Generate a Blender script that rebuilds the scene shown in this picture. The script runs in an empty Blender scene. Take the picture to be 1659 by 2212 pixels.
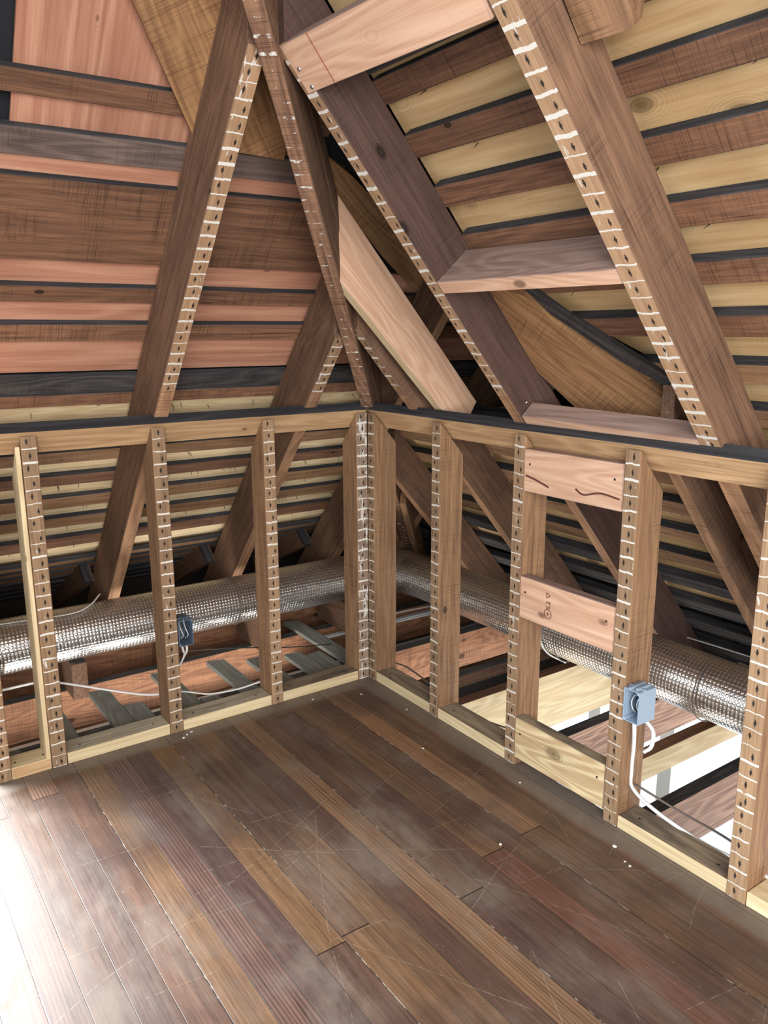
import bpy, bmesh, math, random
from mathutils import Vector, Matrix, noise as mnoise
random.seed(7)
C = bpy.context.scene.collection
S = 1.15                      # roof slope (rise over run)
Q = math.hypot(1, S)
H = 1.102                     # stud top
HR = 1.157                    # rafter underside height over the knee wall face
DL, DR = 0.20, 0.15           # rafter depth on the left and the right slope

# ------------------------------------------------------------------ node helpers
class NT:
    def __init__(s, name):
        s.m = bpy.data.materials.new(name); s.m.use_nodes = True
        s.t = s.m.node_tree; s.t.nodes.clear()
        s.out = s.n('ShaderNodeOutputMaterial'); s.b = s.n('ShaderNodeBsdfPrincipled')
        s.l(s.b.outputs[0], s.out.inputs[0])
    def n(s, typ, **k):
        x = s.t.nodes.new(typ)
        for a, v in k.items(): setattr(x, a, v)
        return x
    def l(s, a, b): s.t.links.new(a, b)
    def put(s, sock, v):
        if isinstance(v, bpy.types.NodeSocket): s.l(v, sock)
        else: sock.default_value = v
    def math(s, op, a, b=0.0, c=0.0, clamp=False):
        x = s.n('ShaderNodeMath', operation=op, use_clamp=clamp)
        s.put(x.inputs[0], a); s.put(x.inputs[1], b)
        if len(x.inputs) > 2: s.put(x.inputs[2], c)
        return x.outputs[0]
    def vmath(s, op, a, b):
        x = s.n('ShaderNodeVectorMath', operation=op); s.put(x.inputs[0], a); s.put(x.inputs[1], b); return x.outputs[0]
    def mix(s, f, a, b, blend='MIX'):
        x = s.n('ShaderNodeMix', data_type='RGBA', blend_type=blend)
        s.put(x.inputs[0], f); s.put(x.inputs[6], a); s.put(x.inputs[7], b); return x.outputs[2]
    def step(s, v, lo, hi, a=0.0, b=1.0):
        x = s.n('ShaderNodeMapRange', interpolation_type='SMOOTHSTEP')
        s.put(x.inputs[0], v)
        for i, q in enumerate((lo, hi, a, b)): x.inputs[i+1].default_value = q
        return x.outputs[0]
    def noise(s, vec, scale=1.0, detail=4.0, rough=.55, dist=0.0):
        x = s.n('ShaderNodeTexNoise'); s.put(x.inputs['Vector'], vec)
        x.inputs['Scale'].default_value = scale; x.inputs['Detail'].default_value = detail
        x.inputs['Roughness'].default_value = rough; x.inputs['Distortion'].default_value = dist
        return x.outputs[0]
    def wnoise(s, vec, dim='3D'):
        x = s.n('ShaderNodeTexWhiteNoise', noise_dimensions=dim)
        s.put(x.inputs['W' if dim == '1D' else 'Vector'], vec); return x.outputs[0]
    def comb(s, a, b, c):
        x = s.n('ShaderNodeCombineXYZ')
        for i, v in enumerate((a, b, c)): s.put(x.inputs[i], v)
        return x.outputs[0]
    def ramp(s, f, stops):
        x = s.n('ShaderNodeValToRGB'); s.put(x.inputs[0], f)
        e = x.color_ramp.elements
        while len(e) < len(stops): e.new(.5)
        for i, (p, c) in enumerate(stops): e[i].position = p; e[i].color = (*c, 1)
        return x.outputs[0]
    def bump(s, h, strength=.3, dist=.002):
        x = s.n('ShaderNodeBump'); x.inputs['Strength'].default_value = strength; x.inputs['Distance'].default_value = dist
        s.put(x.inputs['Height'], h); s.l(x.outputs[0], s.b.inputs['Normal'])

def lin(r, g, b):
    f = lambda c: (c/255/12.92) if c/255 <= .04045 else ((c/255+.055)/1.055)**2.4
    return (f(r), f(g), f(b))

def desat(c, k=.10):
    l = .3*c[0]+.55*c[1]+.15*c[2]
    return tuple(x*(1-k)+l*k for x in c)
def wood(name, light, dark, rough=.75, knots=.5, saw=0.0, grain=1.0, stain=None, stain_amt=.0, marks=None, rnd=True, figure=1.0, vary=.16, cfig=1.0, holes=True):
    light = desat(light); dark = desat(dark)
    t = NT(name)
    tc = t.n('ShaderNodeTexCoord').outputs['Object']
    oi = t.n('ShaderNodeObjectInfo')
    r = oi.outputs['Random']
    off = t.comb(t.math('MULTIPLY', r, 37.0), t.math('MULTIPLY', r, 91.0), t.math('MULTIPLY', r, 53.0))
    v = t.vmath('ADD', tc, off)
    fine = t.noise(t.vmath('MULTIPLY', v, (7, 300, 300)), 1, 4, .7)
    streak = t.noise(t.vmath('MULTIPLY', v, (2.6, 70, 70)), 1, 4, .65, .15)
    cn = t.noise(t.vmath('MULTIPLY', v, (.9, 8, 8)), 1, 2, .45, .3)
    cath = t.math('ADD', t.math('MULTIPLY', t.math('SINE', t.math('MULTIPLY', cn, 85.0*figure)), .5), .5)
    cath = t.math('POWER', cath, 1.6)
    f = t.math('ADD', t.math('MULTIPLY', streak, .50), t.math('MULTIPLY', cath, .16*cfig))
    f = t.math('ADD', f, t.math('MULTIPLY', fine, .50*grain))
    f = t.math('ADD', f, .05-.075*(grain-.85))
    mid = tuple((a+b)/2 for a, b in zip(light, dark))
    col = t.ramp(t.math('SUBTRACT', f, .08), [(.30, dark), (.50, mid), (.72, light)])
    # broad tone variation, per board
    big = t.noise(t.vmath('MULTIPLY', v, (1.5, 6, 6)), 1, 2, .5)
    k = t.math('ADD', t.math('MULTIPLY', big, .5), .75)
    k = t.math('MULTIPLY', k, t.math('ADD', t.math('MULTIPLY', t.wnoise(r, '1D'), 2*vary), 1-vary))
    col = t.mix(1.0, col, t.comb(k, k, k), 'MULTIPLY')
    if knots:
        vo = t.n('ShaderNodeTexVoronoi', feature='F1'); t.l(t.vmath('MULTIPLY', v, (4.2, 7.5, 7.5)), vo.inputs['Vector'])
        vo.inputs['Scale'].default_value = 1; vo.inputs['Randomness'].default_value = 1
        kn = t.step(vo.outputs['Distance'], .13*knots, .07*knots)
        rim = t.step(vo.outputs['Distance'], .34*knots, .12*knots)
        ringl = t.math('MULTIPLY', rim, t.math('MULTIPLY', t.math('SINE', t.math('MULTIPLY', vo.outputs['Distance'], 150.0)), .25, clamp=True))
        kd = tuple(c*.42 for c in dark)
        col = t.mix(t.math('ADD', t.math('MULTIPLY', kn, .85), ringl, clamp=True), col, (*kd, 1))
    if saw:
        sw = t.noise(t.vmath('MULTIPLY', v, (330, 5, 5)), 1, 2, .5, .3)
        swm = t.math('MULTIPLY', t.step(sw, .50, .66), t.step(t.noise(v, 6, 2), .40, .60))
        col = t.mix(t.math('MULTIPLY', swm, saw), col, (*tuple(c*.45 for c in dark), 1))
    if stain:
        sn = t.step(t.noise(t.vmath('MULTIPLY', v, (5, 12, 12)), 1, 4, .6), .60-.25*stain_amt, .80-.25*stain_amt)
        col = t.mix(t.math('MULTIPLY', sn, min(1, stain_amt+.3)), col, (*stain, 1))
    h = t.math('ADD', t.math('MULTIPLY', fine, .5), t.math('MULTIPLY', streak, .5))
    if marks:
        per, wid, amt = marks
        sp = t.n('ShaderNodeSeparateXYZ'); t.l(tc, sp.inputs[0])
        wob = t.noise(t.vmath('ADD', t.vmath('MULTIPLY', v, (9, 30, 1)), off), 1, 3, .6)
        jit = t.math('MULTIPLY', t.math('SUBTRACT', wob, .5), .30)
        u = t.math('ADD', t.math('DIVIDE', sp.outputs[0], per), jit)
        cell = t.math('FLOOR', u); fu = t.math('SUBTRACT', u, t.math('ADD', cell, .5))
        au = t.math('ABSOLUTE', fu)
        wn = t.wnoise(t.math('ADD', t.math('FLOOR', t.math('ADD', u, .5)), t.math('MULTIPLY', r, 91.0)), '1D')
        thr = t.math('SUBTRACT', .5, t.math('MULTIPLY', t.math('ADD', wn, .35), wid/per*.62))
        line = t.math('GREATER_THAN', au, thr)
        msk = t.step(t.noise(t.vmath('MULTIPLY', v, (45, 42, 10)), 1, 3, .6), .36-.14*amt, .50-.14*amt)
        line = t.math('MULTIPLY', line, msk)
        # plaster smears joining some of the lines
        smear = t.math('MULTIPLY', t.step(t.noise(t.vmath('MULTIPLY', v, (14, 60, 10)), 1, 4, .6), .72-.10*amt, .76-.10*amt), .8)
        # nail holes, one or two between two plaster lines
        w2 = t.wnoise(t.math('ADD', cell, t.math('MULTIPLY', r, 517.0)), '1D')
        yc = t.math('MULTIPLY', t.math('SUBTRACT', w2, .5), .020)
        dy = t.math('DIVIDE', t.math('SUBTRACT', sp.outputs[1], yc), .0046)
        dx = t.math('DIVIDE', t.math('SUBTRACT', fu, t.math('MULTIPLY', t.math('SUBTRACT', w2, .5), .25)), .30)
        hole = t.math('ADD', t.math('ABSOLUTE', dy), t.math('ABSOLUTE', dx))
        hole = t.math('ADD', hole, t.math('MULTIPLY', t.math('SUBTRACT', t.noise(v, 260, 2), .5), 1.0))
        hd = t.step(hole, 1.05, .70) if holes else t.math('MULTIPLY', t.step(hole, 1.05, .7), 0.0)
        col = t.mix(t.math('MULTIPLY', hd, .93), col, (.008, .007, .008, 1))
        pl = t.math('MAXIMUM', line, smear)
        pl = t.math('MULTIPLY', pl, t.math('SUBTRACT', 1.0, hd))
        col = t.mix(pl, col, (*lin(212, 206, 196), 1))
        h = t.math('ADD', h, t.math('MULTIPLY', pl, 2.5))
    t.l(col, t.b.inputs['Base Color'])
    t.b.inputs['Roughness'].default_value = rough
    t.b.inputs['Specular IOR Level'].default_value = .25
    t.bump(h, .35, .0015)
    return t.m

M = {}
def build_materials():
    M['old'] = wood('old_lumber', lin(170, 128, 88), lin(88, 60, 42), knots=.6, saw=.3, cfig=.45, grain=1.25)
    M['old_mark'] = wood('old_lumber_lath_face', lin(168, 134, 98), lin(108, 80, 56), knots=.3, marks=(.0425, .0042, .5), cfig=.45, grain=1.25)
    M['post_mark'] = wood('corner_post_face', lin(160, 132, 108), lin(116, 92, 76), knots=.3, marks=(.0425, .006, 1.7))
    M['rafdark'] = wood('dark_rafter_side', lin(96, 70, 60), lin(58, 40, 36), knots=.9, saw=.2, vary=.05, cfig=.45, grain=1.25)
    M['raf'] = wood('rafter_lumber', lin(138, 102, 76), lin(68, 47, 36), knots=.5, saw=.35, vary=.1, cfig=.45, grain=1.25)
    M['raf_mark'] = wood('rafter_lath_face', lin(176, 138, 100), lin(122, 90, 64), knots=.3, marks=(.0425, .0062, .9), cfig=.45, grain=1.25)
    M['hip_face'] = wood('hip_split_face', lin(150, 110, 82), lin(84, 58, 44), knots=.4, saw=.5, marks=(.0425, .006, -.9), holes=False)
    M['raf_plain'] = wood('rafter_underside', lin(184, 138, 98), lin(118, 84, 58), knots=.4, saw=.6)
    M['skip'] = wood('skip_board', lin(146, 102, 72), lin(66, 42, 32), knots=.6, saw=.5, vary=.22, cfig=.45, grain=1.25)
    M['skip_grey'] = wood('weathered_skip_board', lin(120, 100, 90), lin(70, 56, 52), knots=.6, saw=.3)
    M['soot_shade'] = wood('sooty_shaded_edge', lin(72, 70, 72), lin(36, 36, 40), knots=0, rough=.9)  # dirty old edges, with the gap shadow darkened into the colour
    M['char_shade'] = wood('blackened_or_shaded_board', lin(84, 78, 74), lin(30, 30, 34), knots=0, saw=.5, rough=.9)  # charred boards; also paints shade onto the outer eave slats
    M['ply'] = wood('pine_plywood', lin(222, 190, 136), lin(188, 148, 96), knots=1.5, grain=.5, vary=.08, figure=.4)
    M['redply'] = wood('red_plywood', lin(204, 150, 118), lin(164, 106, 80), knots=.5, grain=.6, vary=.1, figure=.4)
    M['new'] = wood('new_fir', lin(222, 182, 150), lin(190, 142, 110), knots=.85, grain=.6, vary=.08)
    M['new_shaded'] = wood('new_fir_shaded_face', lin(176, 146, 130), lin(134, 104, 92), knots=.5, grain=.6, vary=.08)  # new fir again, with the shade of its sides in the colour
    M['pine'] = wood('new_pine', lin(232, 212, 168), lin(198, 170, 124), knots=.55, grain=.5, vary=.06)
    M['knotty'] = wood('knotty_pine', lin(226, 204, 156), lin(180, 146, 102), knots=1.9, grain=.5, vary=.05, figure=1.3, cfig=1.6)
    M['pinegrey'] = wood('greyed_pine', lin(200, 186, 156), lin(142, 128, 104), knots=.5, stain=lin(104, 92, 80), stain_amt=.3)
    M['pinedirty'] = wood('dusty_pine', lin(160, 140, 112), lin(104, 88, 70), knots=.4, stain=lin(84, 76, 66), stain_amt=.5)
    M['joist'] = wood('joist_lumber', lin(176, 122, 84), lin(104, 66, 46), knots=.9, saw=.4, figure=1.5)
    M['grain'] = wood('contoured_joist', lin(190, 148, 122), lin(92, 60, 48), knots=.8, grain=1.0, figure=1.8)
    M['dust'] = wood('dusty_top', lin(92, 88, 84), lin(54, 52, 52), knots=0, rough=.95)
    M['greyboard'] = wood('grey_floorboard_end', lin(136, 136, 128), lin(100, 100, 94), knots=.3, rough=.9)
    M['plate'] = wood('plate_lumber', lin(212, 172, 122), lin(158, 116, 76), knots=.7, figure=1.3)
    M['rough'] = wood('rough_sawn_board', lin(168, 124, 78), lin(112, 74, 44), knots=.3, saw=.5)
    # floor
    t = NT('old_fir_floor')
    tc = t.n('ShaderNodeTexCoord').outputs['Object']
    sp = t.n('ShaderNodeSeparateXYZ'); t.l(tc, sp.inputs[0]); X, Y = sp.outputs[0], sp.outputs[1]
    bw = .0788
    u = t.math('DIVIDE', t.math('ADD', X, .0155), bw)
    idx = t.math('FLOOR', u); fu = t.math('SUBTRACT', u, idx)
    r1 = t.wnoise(idx, '1D')
    seg = t.math('ADD', t.math('DIVIDE', Y, 3.6), t.math('MULTIPLY', r1, 9.7))
    sidx = t.math('FLOOR', seg); fs = t.math('SUBTRACT', seg, sidx)
    r2 = t.wnoise(t.comb(idx, sidx, 3.0))
    r3 = t.wnoise(t.comb(idx, sidx, 8.0))
    v = t.vmath('ADD', tc, t.comb(0.0, t.math('MULTIPLY', r2, 40.0), t.math('MULTIPLY', r2, 13.0)))
    fine = t.noise(t.vmath('MULTIPLY', v, (330, 9, 1)), 1, 5, .75)
    streak = t.noise(t.vmath('MULTIPLY', v, (55, 2.2, 1)), 1, 4, .6, .5)
    wav = t.n('ShaderNodeTexWave', wave_type='BANDS', bands_direction='X'); t.l(t.vmath('MULTIPLY', v, (32, 1.6, 1)), wav.inputs['Vector'])
    wav.inputs['Scale'].default_value = 1.0; wav.inputs['Distortion'].default_value = 9; wav.inputs['Detail'].default_value = 2; wav.inputs['Detail Scale'].default_value = .6
    base = t.ramp(r2, [(.0, lin(72, 52, 47)), (.22, lin(84, 62, 50)), (.42, lin(100, 75, 55)), (.55, lin(74, 55, 50)), (.78, lin(110, 82, 57)), (.88, lin(94, 60, 48)), (1., lin(92, 68, 54))])
    g = t.math('ADD', t.math('MULTIPLY', fine, .85), t.math('MULTIPLY', streak, .75))
    g = t.math('ADD', g, t.math('MULTIPLY', wav.outputs['Fac'], t.math('MULTIPLY', t.step(r3, .55, .9), .5)))
    k = t.math('MAXIMUM', t.math('ADD', t.math('MULTIPLY', g, 2.3), -.80), .12)
    col = t.mix(1.0, base, t.comb(k, k, k), 'MULTIPLY')
    # worn finish: larger grey patches where the varnish has gone
    wear = t.noise(t.vmath('MULTIPLY', tc, (1.6, .8, 1)), 3.2, 6, .68, .3)
    wm = t.math('MULTIPLY', t.step(wear, .42, .78), .62)
    col = t.mix(wm, col, (*lin(124, 110, 96), 1))
    dk = t.math('MULTIPLY', t.step(t.noise(t.vmath('ADD', tc, (5., 2., 0.)), 1.7, 4, .6), .44, .66), .55)
    col = t.mix(dk, col, (*lin(58, 42, 40), 1))
    # dusty unpainted border where the baseboards stood
    bx = t.math('ADD', X, t.math('MULTIPLY', t.noise(tc, 9, 3), .03))
    by = t.math('ADD', Y, t.math('MULTIPLY', t.noise(tc, 8, 3), .03))
    edge = t.math('MAXIMUM', t.step(bx, -.075, -.045), t.step(by, -.07, -.03))
    dustn = t.noise(tc, 24, 5, .7)
    col = t.mix(t.math('MULTIPLY', edge, t.math('ADD', .35, t.math('MULTIPLY', dustn, .8)), clamp=True), col, (*lin(112, 102, 92), 1))
    spk = t.math('MULTIPLY', t.step(t.noise(tc, 130, 3, .7), .66, .72), t.step(t.noise(tc, 3.1, 3), .44, .60))
    col = t.mix(t.math('MULTIPLY', spk, .55), col, (*lin(190, 180, 165), 1))
    # scratches
    sc = None
    for i, (ang, k, ln, dens) in enumerate(((.45, 9, 1.3, .86), (-.5, 13, 2.1, .90), (1.15, 8, 1.6, .88), (2.2, 12, 2.6, .91), (1.62, 22, 6, .93))):
        mp = t.n('ShaderNodeMapping'); t.l(tc, mp.inputs[0]); mp.inputs['Rotation'].default_value = (0, 0, ang); mp.inputs['Location'].default_value = (i*3.3, i*7.1, 0)
        s2 = t.n('ShaderNodeSeparateXYZ'); t.l(mp.outputs[0], s2.inputs[0])
        bend = t.math('MULTIPLY', t.math('SUBTRACT', t.noise(t.vmath('ADD', tc, (i*5., 0., 0.)), 1.6, 1), .5), .10)
        xx = t.math('MULTIPLY', t.math('ADD', s2.outputs[0], bend), float(k)); ci = t.math('FLOOR', xx)
        rc = t.wnoise(t.math('ADD', ci, i*31.7), '1D')
        yy = t.math('ADD', t.math('MULTIPLY', s2.outputs[1], ln), t.math('MULTIPLY', rc, 7.0)); si = t.math('FLOOR', yy)
        rs = t.wnoise(t.comb(ci, si, i*3.1))
        pos = t.math('ADD', t.math('ADD', .3, t.math('MULTIPLY', rc, .4)), t.math('MULTIPLY', t.math('SUBTRACT', t.math('SUBTRACT', yy, si), .5), t.math('MULTIPLY', t.math('SUBTRACT', rs, .9), 3.0)))
        dd = t.math('ABSOLUTE', t.math('SUBTRACT', t.math('SUBTRACT', xx, ci), pos))
        lnm = t.math('MULTIPLY', t.step(dd, .0011*k, .0004*k), t.math('GREATER_THAN', rs, dens))
        lnm = t.math('MULTIPLY', lnm, t.step(t.noise(tc, 60, 2), .35, .6))
        sc = lnm if sc is None else t.math('MAXIMUM', sc, lnm)
    col = t.mix(t.math('MULTIPLY', sc, .42), col, (*lin(168, 154, 138), 1))
    # seams
    au = t.math('MINIMUM', fu, t.math('SUBTRACT', 1.0, fu))
    seam = t.step(au, .016, .006)
    wide = t.math('COMPARE', t.math('FLOORED_MODULO', idx, 4.0), 1.0, .1)
    seamw = t.math('MULTIPLY', t.step(fu, .030, .012), wide)
    end = t.math('MULTIPLY', t.step(fs, .0012, .0006), 1.0)
    s_all = t.math('MAXIMUM', t.math('MAXIMUM', t.math('MULTIPLY', seam, .55), seamw), end)
    fill = t.math('MULTIPLY', seamw, t.step(t.noise(tc, 30, 3), .50, .62))
    col = t.mix(s_all, col, (*lin(26, 20, 18), 1))
    col = t.mix(fill, col, (*lin(165, 155, 140), 1))
    t.l(col, t.b.inputs['Base Color'])
    ro = t.math('ADD', .36, t.math('MULTIPLY', t.math('ADD', wm, t.math('MULTIPLY', fine, .3)), .5))
    t.l(ro, t.b.inputs['Roughness'])
    t.b.inputs['Specular IOR Level'].default_value = .45
    t.bump(t.math('SUBTRACT', t.math('MULTIPLY', fine, .4), t.math('MULTIPLY', s_all, 3.0)), .35, .0012)
    M['floor'] = t.m
    # foil
    t = NT('bubble_foil')
    uv = t.n('ShaderNodeTexCoord').outputs['UV']
    obj = t.n('ShaderNodeTexCoord').outputs['Object']
    vo = t.n('ShaderNodeTexVoronoi', feature='F1'); t.l(uv, vo.inputs['Vector']); vo.inputs['Scale'].default_value = 74; vo.inputs['Randomness'].default_value = .10
    bub = t.step(vo.outputs['Distance'], .50, .18)
    cr = t.noise(t.vmath('MULTIPLY', obj, (1, 1, 1)), 26, 5, .6, 1.2)
    so = t.n('ShaderNodeSeparateXYZ'); t.l(obj, so.inputs[0])
    el = t.math('MULTIPLY', t.step(so.outputs[0], .02, .35), t.step(so.outputs[1], -.05, .30))   # puckered wrap at the elbow
    cm = t.math('MAXIMUM', t.math('MULTIPLY', t.step(t.noise(obj, 3.0, 2), .44, .66), .5), el)
    hh = t.math('ADD', t.math('MULTIPLY', bub, .55), t.math('MULTIPLY', t.math('MULTIPLY', cr, cm), 3.0))
    t.l(t.ramp(bub, [(0, lin(190, 186, 182)), (1, lin(240, 239, 237))]), t.b.inputs['Base Color'])
    t.b.inputs['Metallic'].default_value = .93; t.b.inputs['Roughness'].default_value = .22
    t.bump(hh, .6, .0026)
    M['foil'] = t.m
    def flat(name, c, rough=.6, metal=0.0, noise_amt=.15, sc=40):
        t = NT(name); o = t.n('ShaderNodeTexCoord').outputs['Object']
        n = t.noise(o, sc, 3); k = t.math('ADD', 1-noise_amt, t.math('MULTIPLY', n, 2*noise_amt))
        t.l(t.mix(1.0, (*c, 1), t.comb(k, k, k), 'MULTIPLY'), t.b.inputs['Base Color'])
        t.b.inputs['Roughness'].default_value = rough; t.b.inputs['Metallic'].default_value = metal
        return t.m
    M['cable'] = flat('white_cable_jacket', lin(226, 226, 222), .45)
    M['cable_dark'] = flat('grey_brown_cable', lin(104, 92, 84), .6)
    M['cable_black'] = flat('black_cable', lin(34, 32, 32), .5)
    M['box'] = flat('blue_grey_plastic', lin(150, 168, 186), .45, 0, .06)
    M['box2'] = flat('dark_slate_plastic', lin(84, 98, 112), .45, 0, .06)
    M['metal'] = flat('steel', lin(190, 192, 196), .3, 1)
    M['nail'] = flat('dark_nail_steel', lin(46, 42, 40), .5, .7)
    M['ink'] = flat('stamp_ink', lin(96, 50, 40), .8)
    M['redline'] = flat('red_chalk', lin(150, 66, 50), .9)
    M['felt'] = flat('roofing_felt', lin(30, 30, 34), .95)
    M['darkduct'] = flat('dull_duct_metal', lin(70, 76, 80), .4, .5)
    M['white'] = flat('white_paint', lin(226, 230, 228), .5, 0, .04)
    M['plaster'] = flat('plaster_crumb', lin(214, 208, 198), .9)
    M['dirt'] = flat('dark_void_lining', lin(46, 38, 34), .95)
    t = NT('window_glass'); t.b.inputs['Roughness'].default_value = .02; t.b.inputs['Transmission Weight'].default_value = 1; t.b.inputs['IOR'].default_value = 1.1
    M['glass'] = t.m

# ------------------------------------------------------------------ object helpers
def tag(o, label=None, cat=None, group=None, kind=None):
    if label: o['label'] = label
    if cat: o['category'] = cat
    if group: o['group'] = group
    if kind: o['kind'] = kind
    return o
def link(name, me, parent=None):
    o = bpy.data.objects.new(name, me); C.objects.link(o)
    if parent: o.parent = parent
    return o
def empty(name, loc=(0, 0, 0), rot=None):
    o = bpy.data.objects.new(name, None); C.objects.link(o); o.location = loc; o.empty_display_size = .05
    return o

def prism_mesh(name, poly, w, mats, wob=0.0, seglen=.25, bev=.0018):
    """poly: outline in local X (length) / Z (depth), extruded over local Y by w.
    mats: dict default / front / top / side / end -> material. 'front' = the outline edge lying on z=0, 'top' = faces
    on the min z side, sideA = +Y face, sideB = -Y face."""
    bm = bmesh.new()
    order = []; names = {}
    def mi(key):
        m = mats.get(key, mats['default'])
        if m.name not in names: names[m.name] = len(order); order.append(m)
        return names[m.name]
    # subdivide long outline edges so the board can waver a little
    pts = []
    n = len(poly)
    for i in range(n):
        a = Vector(poly[i]); b = Vector(poly[(i+1) % n]); L = (b-a).length
        k = max(1, int(L/seglen)) if wob else 1
        for j in range(k): pts.append(a.lerp(b, j/k))
    seed = random.random()*100
    A = []; B = []
    for p in pts:
        j = Vector((0, 0))
        if wob:
            j = Vector((0, mnoise.noise(Vector((p.x*2.1, seed, p.y*9)))*wob))
        e1 = mnoise.noise(Vector((p.x*2.3, seed+9, 0)))*wob if wob else 0
        A.append(bm.verts.new((p.x, w/2+e1, p.y+j.y)))
        B.append(bm.verts.new((p.x, -w/2+e1*.6, p.y+j.y)))
    zmin = min(p.y for p in pts)
    f = bm.faces.new(A); f.material_index = mi('sideA')
    f = bm.faces.new(B[::-1]); f.material_index = mi('sideB')
    m = len(pts)
    for i in range(m):
        k = (i+1) % m
        f = bm.faces.new((A[i], B[i], B[k], A[k]))
        d = pts[k]-pts[i]; z = (pts[i].y+pts[k].y)/2
        if abs(d.x) < abs(d.y)*1.2 and abs(d.y) > 1e-6: key = 'end'
        elif z > -1e-3 + (0 if not wob else -wob*2): key = 'front'
        elif z < zmin+.02: key = 'back'
        else: key = 'default'
        f.material_index = mi(key)
    bmesh.ops.recalc_face_normals(bm, faces=bm.faces)
    if bev: bmesh.ops.bevel(bm, geom=[e for e in bm.edges if e.calc_face_angle(0) > .5], offset=bev, segments=1, affect='EDGES', profile=.5)
    me = bpy.data.meshes.new(name); bm.to_mesh(me); bm.free()
    for x in order: me.materials.append(x)
    return me

def frame(o, A, ex, ez):
    ex = Vector(ex).normalized(); ez = Vector(ez).normalized(); ey = ez.cross(ex).normalized(); ez = ex.cross(ey)
    m = Matrix((ex, ey, ez)).transposed().to_4x4(); m.translation = Vector(A); o.matrix_world = m
    return o
def board(name, A, B, front, w, depth, mats, parent=None, poly=None, wob=.0, bev=.0018):
    """A->B: centre line of the front face, front: its normal."""
    A = Vector(A); B = Vector(B); L = (B-A).length
    if not isinstance(mats, dict): mats = dict(default=mats)
    poly = poly or [(0, 0), (L, 0), (L, -depth), (0, -depth)]
    me = prism_mesh(name, poly, w, mats, wob, bev=bev)
    o = link(name, me, parent); frame(o, A, B-A, front)
    return o
def box_between(name, lo, hi, mats, parent=None, axis='x', front=None):
    """axis aligned board whose local X runs along `axis`; front = world normal of local +Z"""
    lo = Vector(lo); hi = Vector(hi); c = (lo+hi)/2; s = hi-lo
    ax = {'x': Vector((1, 0, 0)), 'y': Vector((0, 1, 0)), 'z': Vector((0, 0, 1))}[axis]
    if front is None: front = Vector((0, 0, 1)) if axis != 'z' else Vector((0, -1, 0))
    front = Vector(front)
    L = abs(s.dot(ax)); D = abs(s.dot(front)); W = abs(s.dot(ax.cross(front)))
    f0 = c+front*(D/2)
    return board(name, f0-ax*(L/2), f0+ax*(L/2), front, W, D, mats, parent)

def smooth(pts, n=8):
    P = [Vector(p) for p in pts]; P = [P[0]*2-P[1]]+P+[P[-1]*2-P[-2]]; out = []
    for i in range(1, len(P)-2):
        for k in range(n):
            t = k/n; a, b, c, d = P[i-1:i+3]
            out.append(.5*((2*b)+(c-a)*t+(2*a-5*b+4*c-d)*t*t+(3*b-a-3*c+d)*t**3))
    out.append(P[-2]); return out
def tube(name, pts, r, mat, parent=None, n=8, flat=1.0, sm=True, uv=False, rf=None):
    P = smooth(pts) if sm else [Vector(p) for p in pts]
    bm = bmesh.new(); rings = []; up = Vector((0, 0, 1)); L = [0]
    for i, p in enumerate(P):
        t = (P[min(i+1, len(P)-1)]-P[max(i-1, 0)]).normalized()
        s = t.cross(up)
        if s.length < .15: s = t.cross(Vector((1, 0, 0)))
        s.normalize(); u = s.cross(t).normalized()
        if i: L.append(L[-1]+(P[i]-P[i-1]).length)
        ring = []
        for k in range(n):
            a = 2*math.pi*k/n; rr = r*(rf(L[i], a) if rf else 1)
            ring.append(bm.verts.new(p+s*math.cos(a)*rr+u*math.sin(a)*rr*flat))
        rings.append(ring)
    uvl = bm.loops.layers.uv.new('uv') if uv else None
    for i in range(len(rings)-1):
        for k in range(n):
            f = bm.faces.new((rings[i][k], rings[i][(k+1) % n], rings[i+1][(k+1) % n], rings[i+1][k])); f.smooth = True
            if uv:
                cs = [(L[i], k), (L[i], k+1), (L[i+1], k+1), (L[i+1], k)]
                for lp, (a, b) in zip(f.loops, cs): lp[uvl].uv = (a, b/n*2*math.pi*r)
    bm.faces.new(rings[0][::-1]); bm.faces.new(rings[-1])
    bmesh.ops.recalc_face_normals(bm, faces=bm.faces)
    me = bpy.data.meshes.new(name); bm.to_mesh(me); bm.free(); me.materials.append(mat)
    return link(name, me, parent)
def poly_plate(name, pts, n, th, mat, grain, parent=None):
    """flat plate from a 3-D outline (all in one plane), thickness th away along n; grain = direction of the wood fibres"""
    n = Vector(n).normalized(); g = Vector(grain); g = (g-n*g.dot(n)).normalized(); ey = n.cross(g)
    O = Vector(pts[0]); me = bpy.data.meshes.new(name); bm = bmesh.new()
    P = [((Vector(p)-O).dot(g), (Vector(p)-O).dot(ey)) for p in pts]
    a = [bm.verts.new((x, y, 0)) for x, y in P]; b = [bm.verts.new((x, y, -th)) for x, y in P]
    bm.faces.new(a); bm.faces.new(b[::-1])
    for i in range(len(a)):
        k = (i+1) % len(a); bm.faces.new((a[i], a[k], b[k], b[i]))
    bmesh.ops.recalc_face_normals(bm, faces=bm.faces); bm.to_mesh(me); bm.free(); me.materials.append(mat)
    o = link(name, me, parent); frame(o, O, g, n); return o

build_materials()
NL = Vector((0, -S, -1)).normalized()     # inward normals of the two slopes
NR = Vector((-S, 0, -1)).normalized()
def PL(x, y, d=0.0):                      # point on the left slope, d above the rafter undersides
    return Vector((x, y, HR+d*Q-S*y))
def PR(x, y, d=0.0):
    return Vector((x, y, HR+d*Q-S*x))

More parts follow.
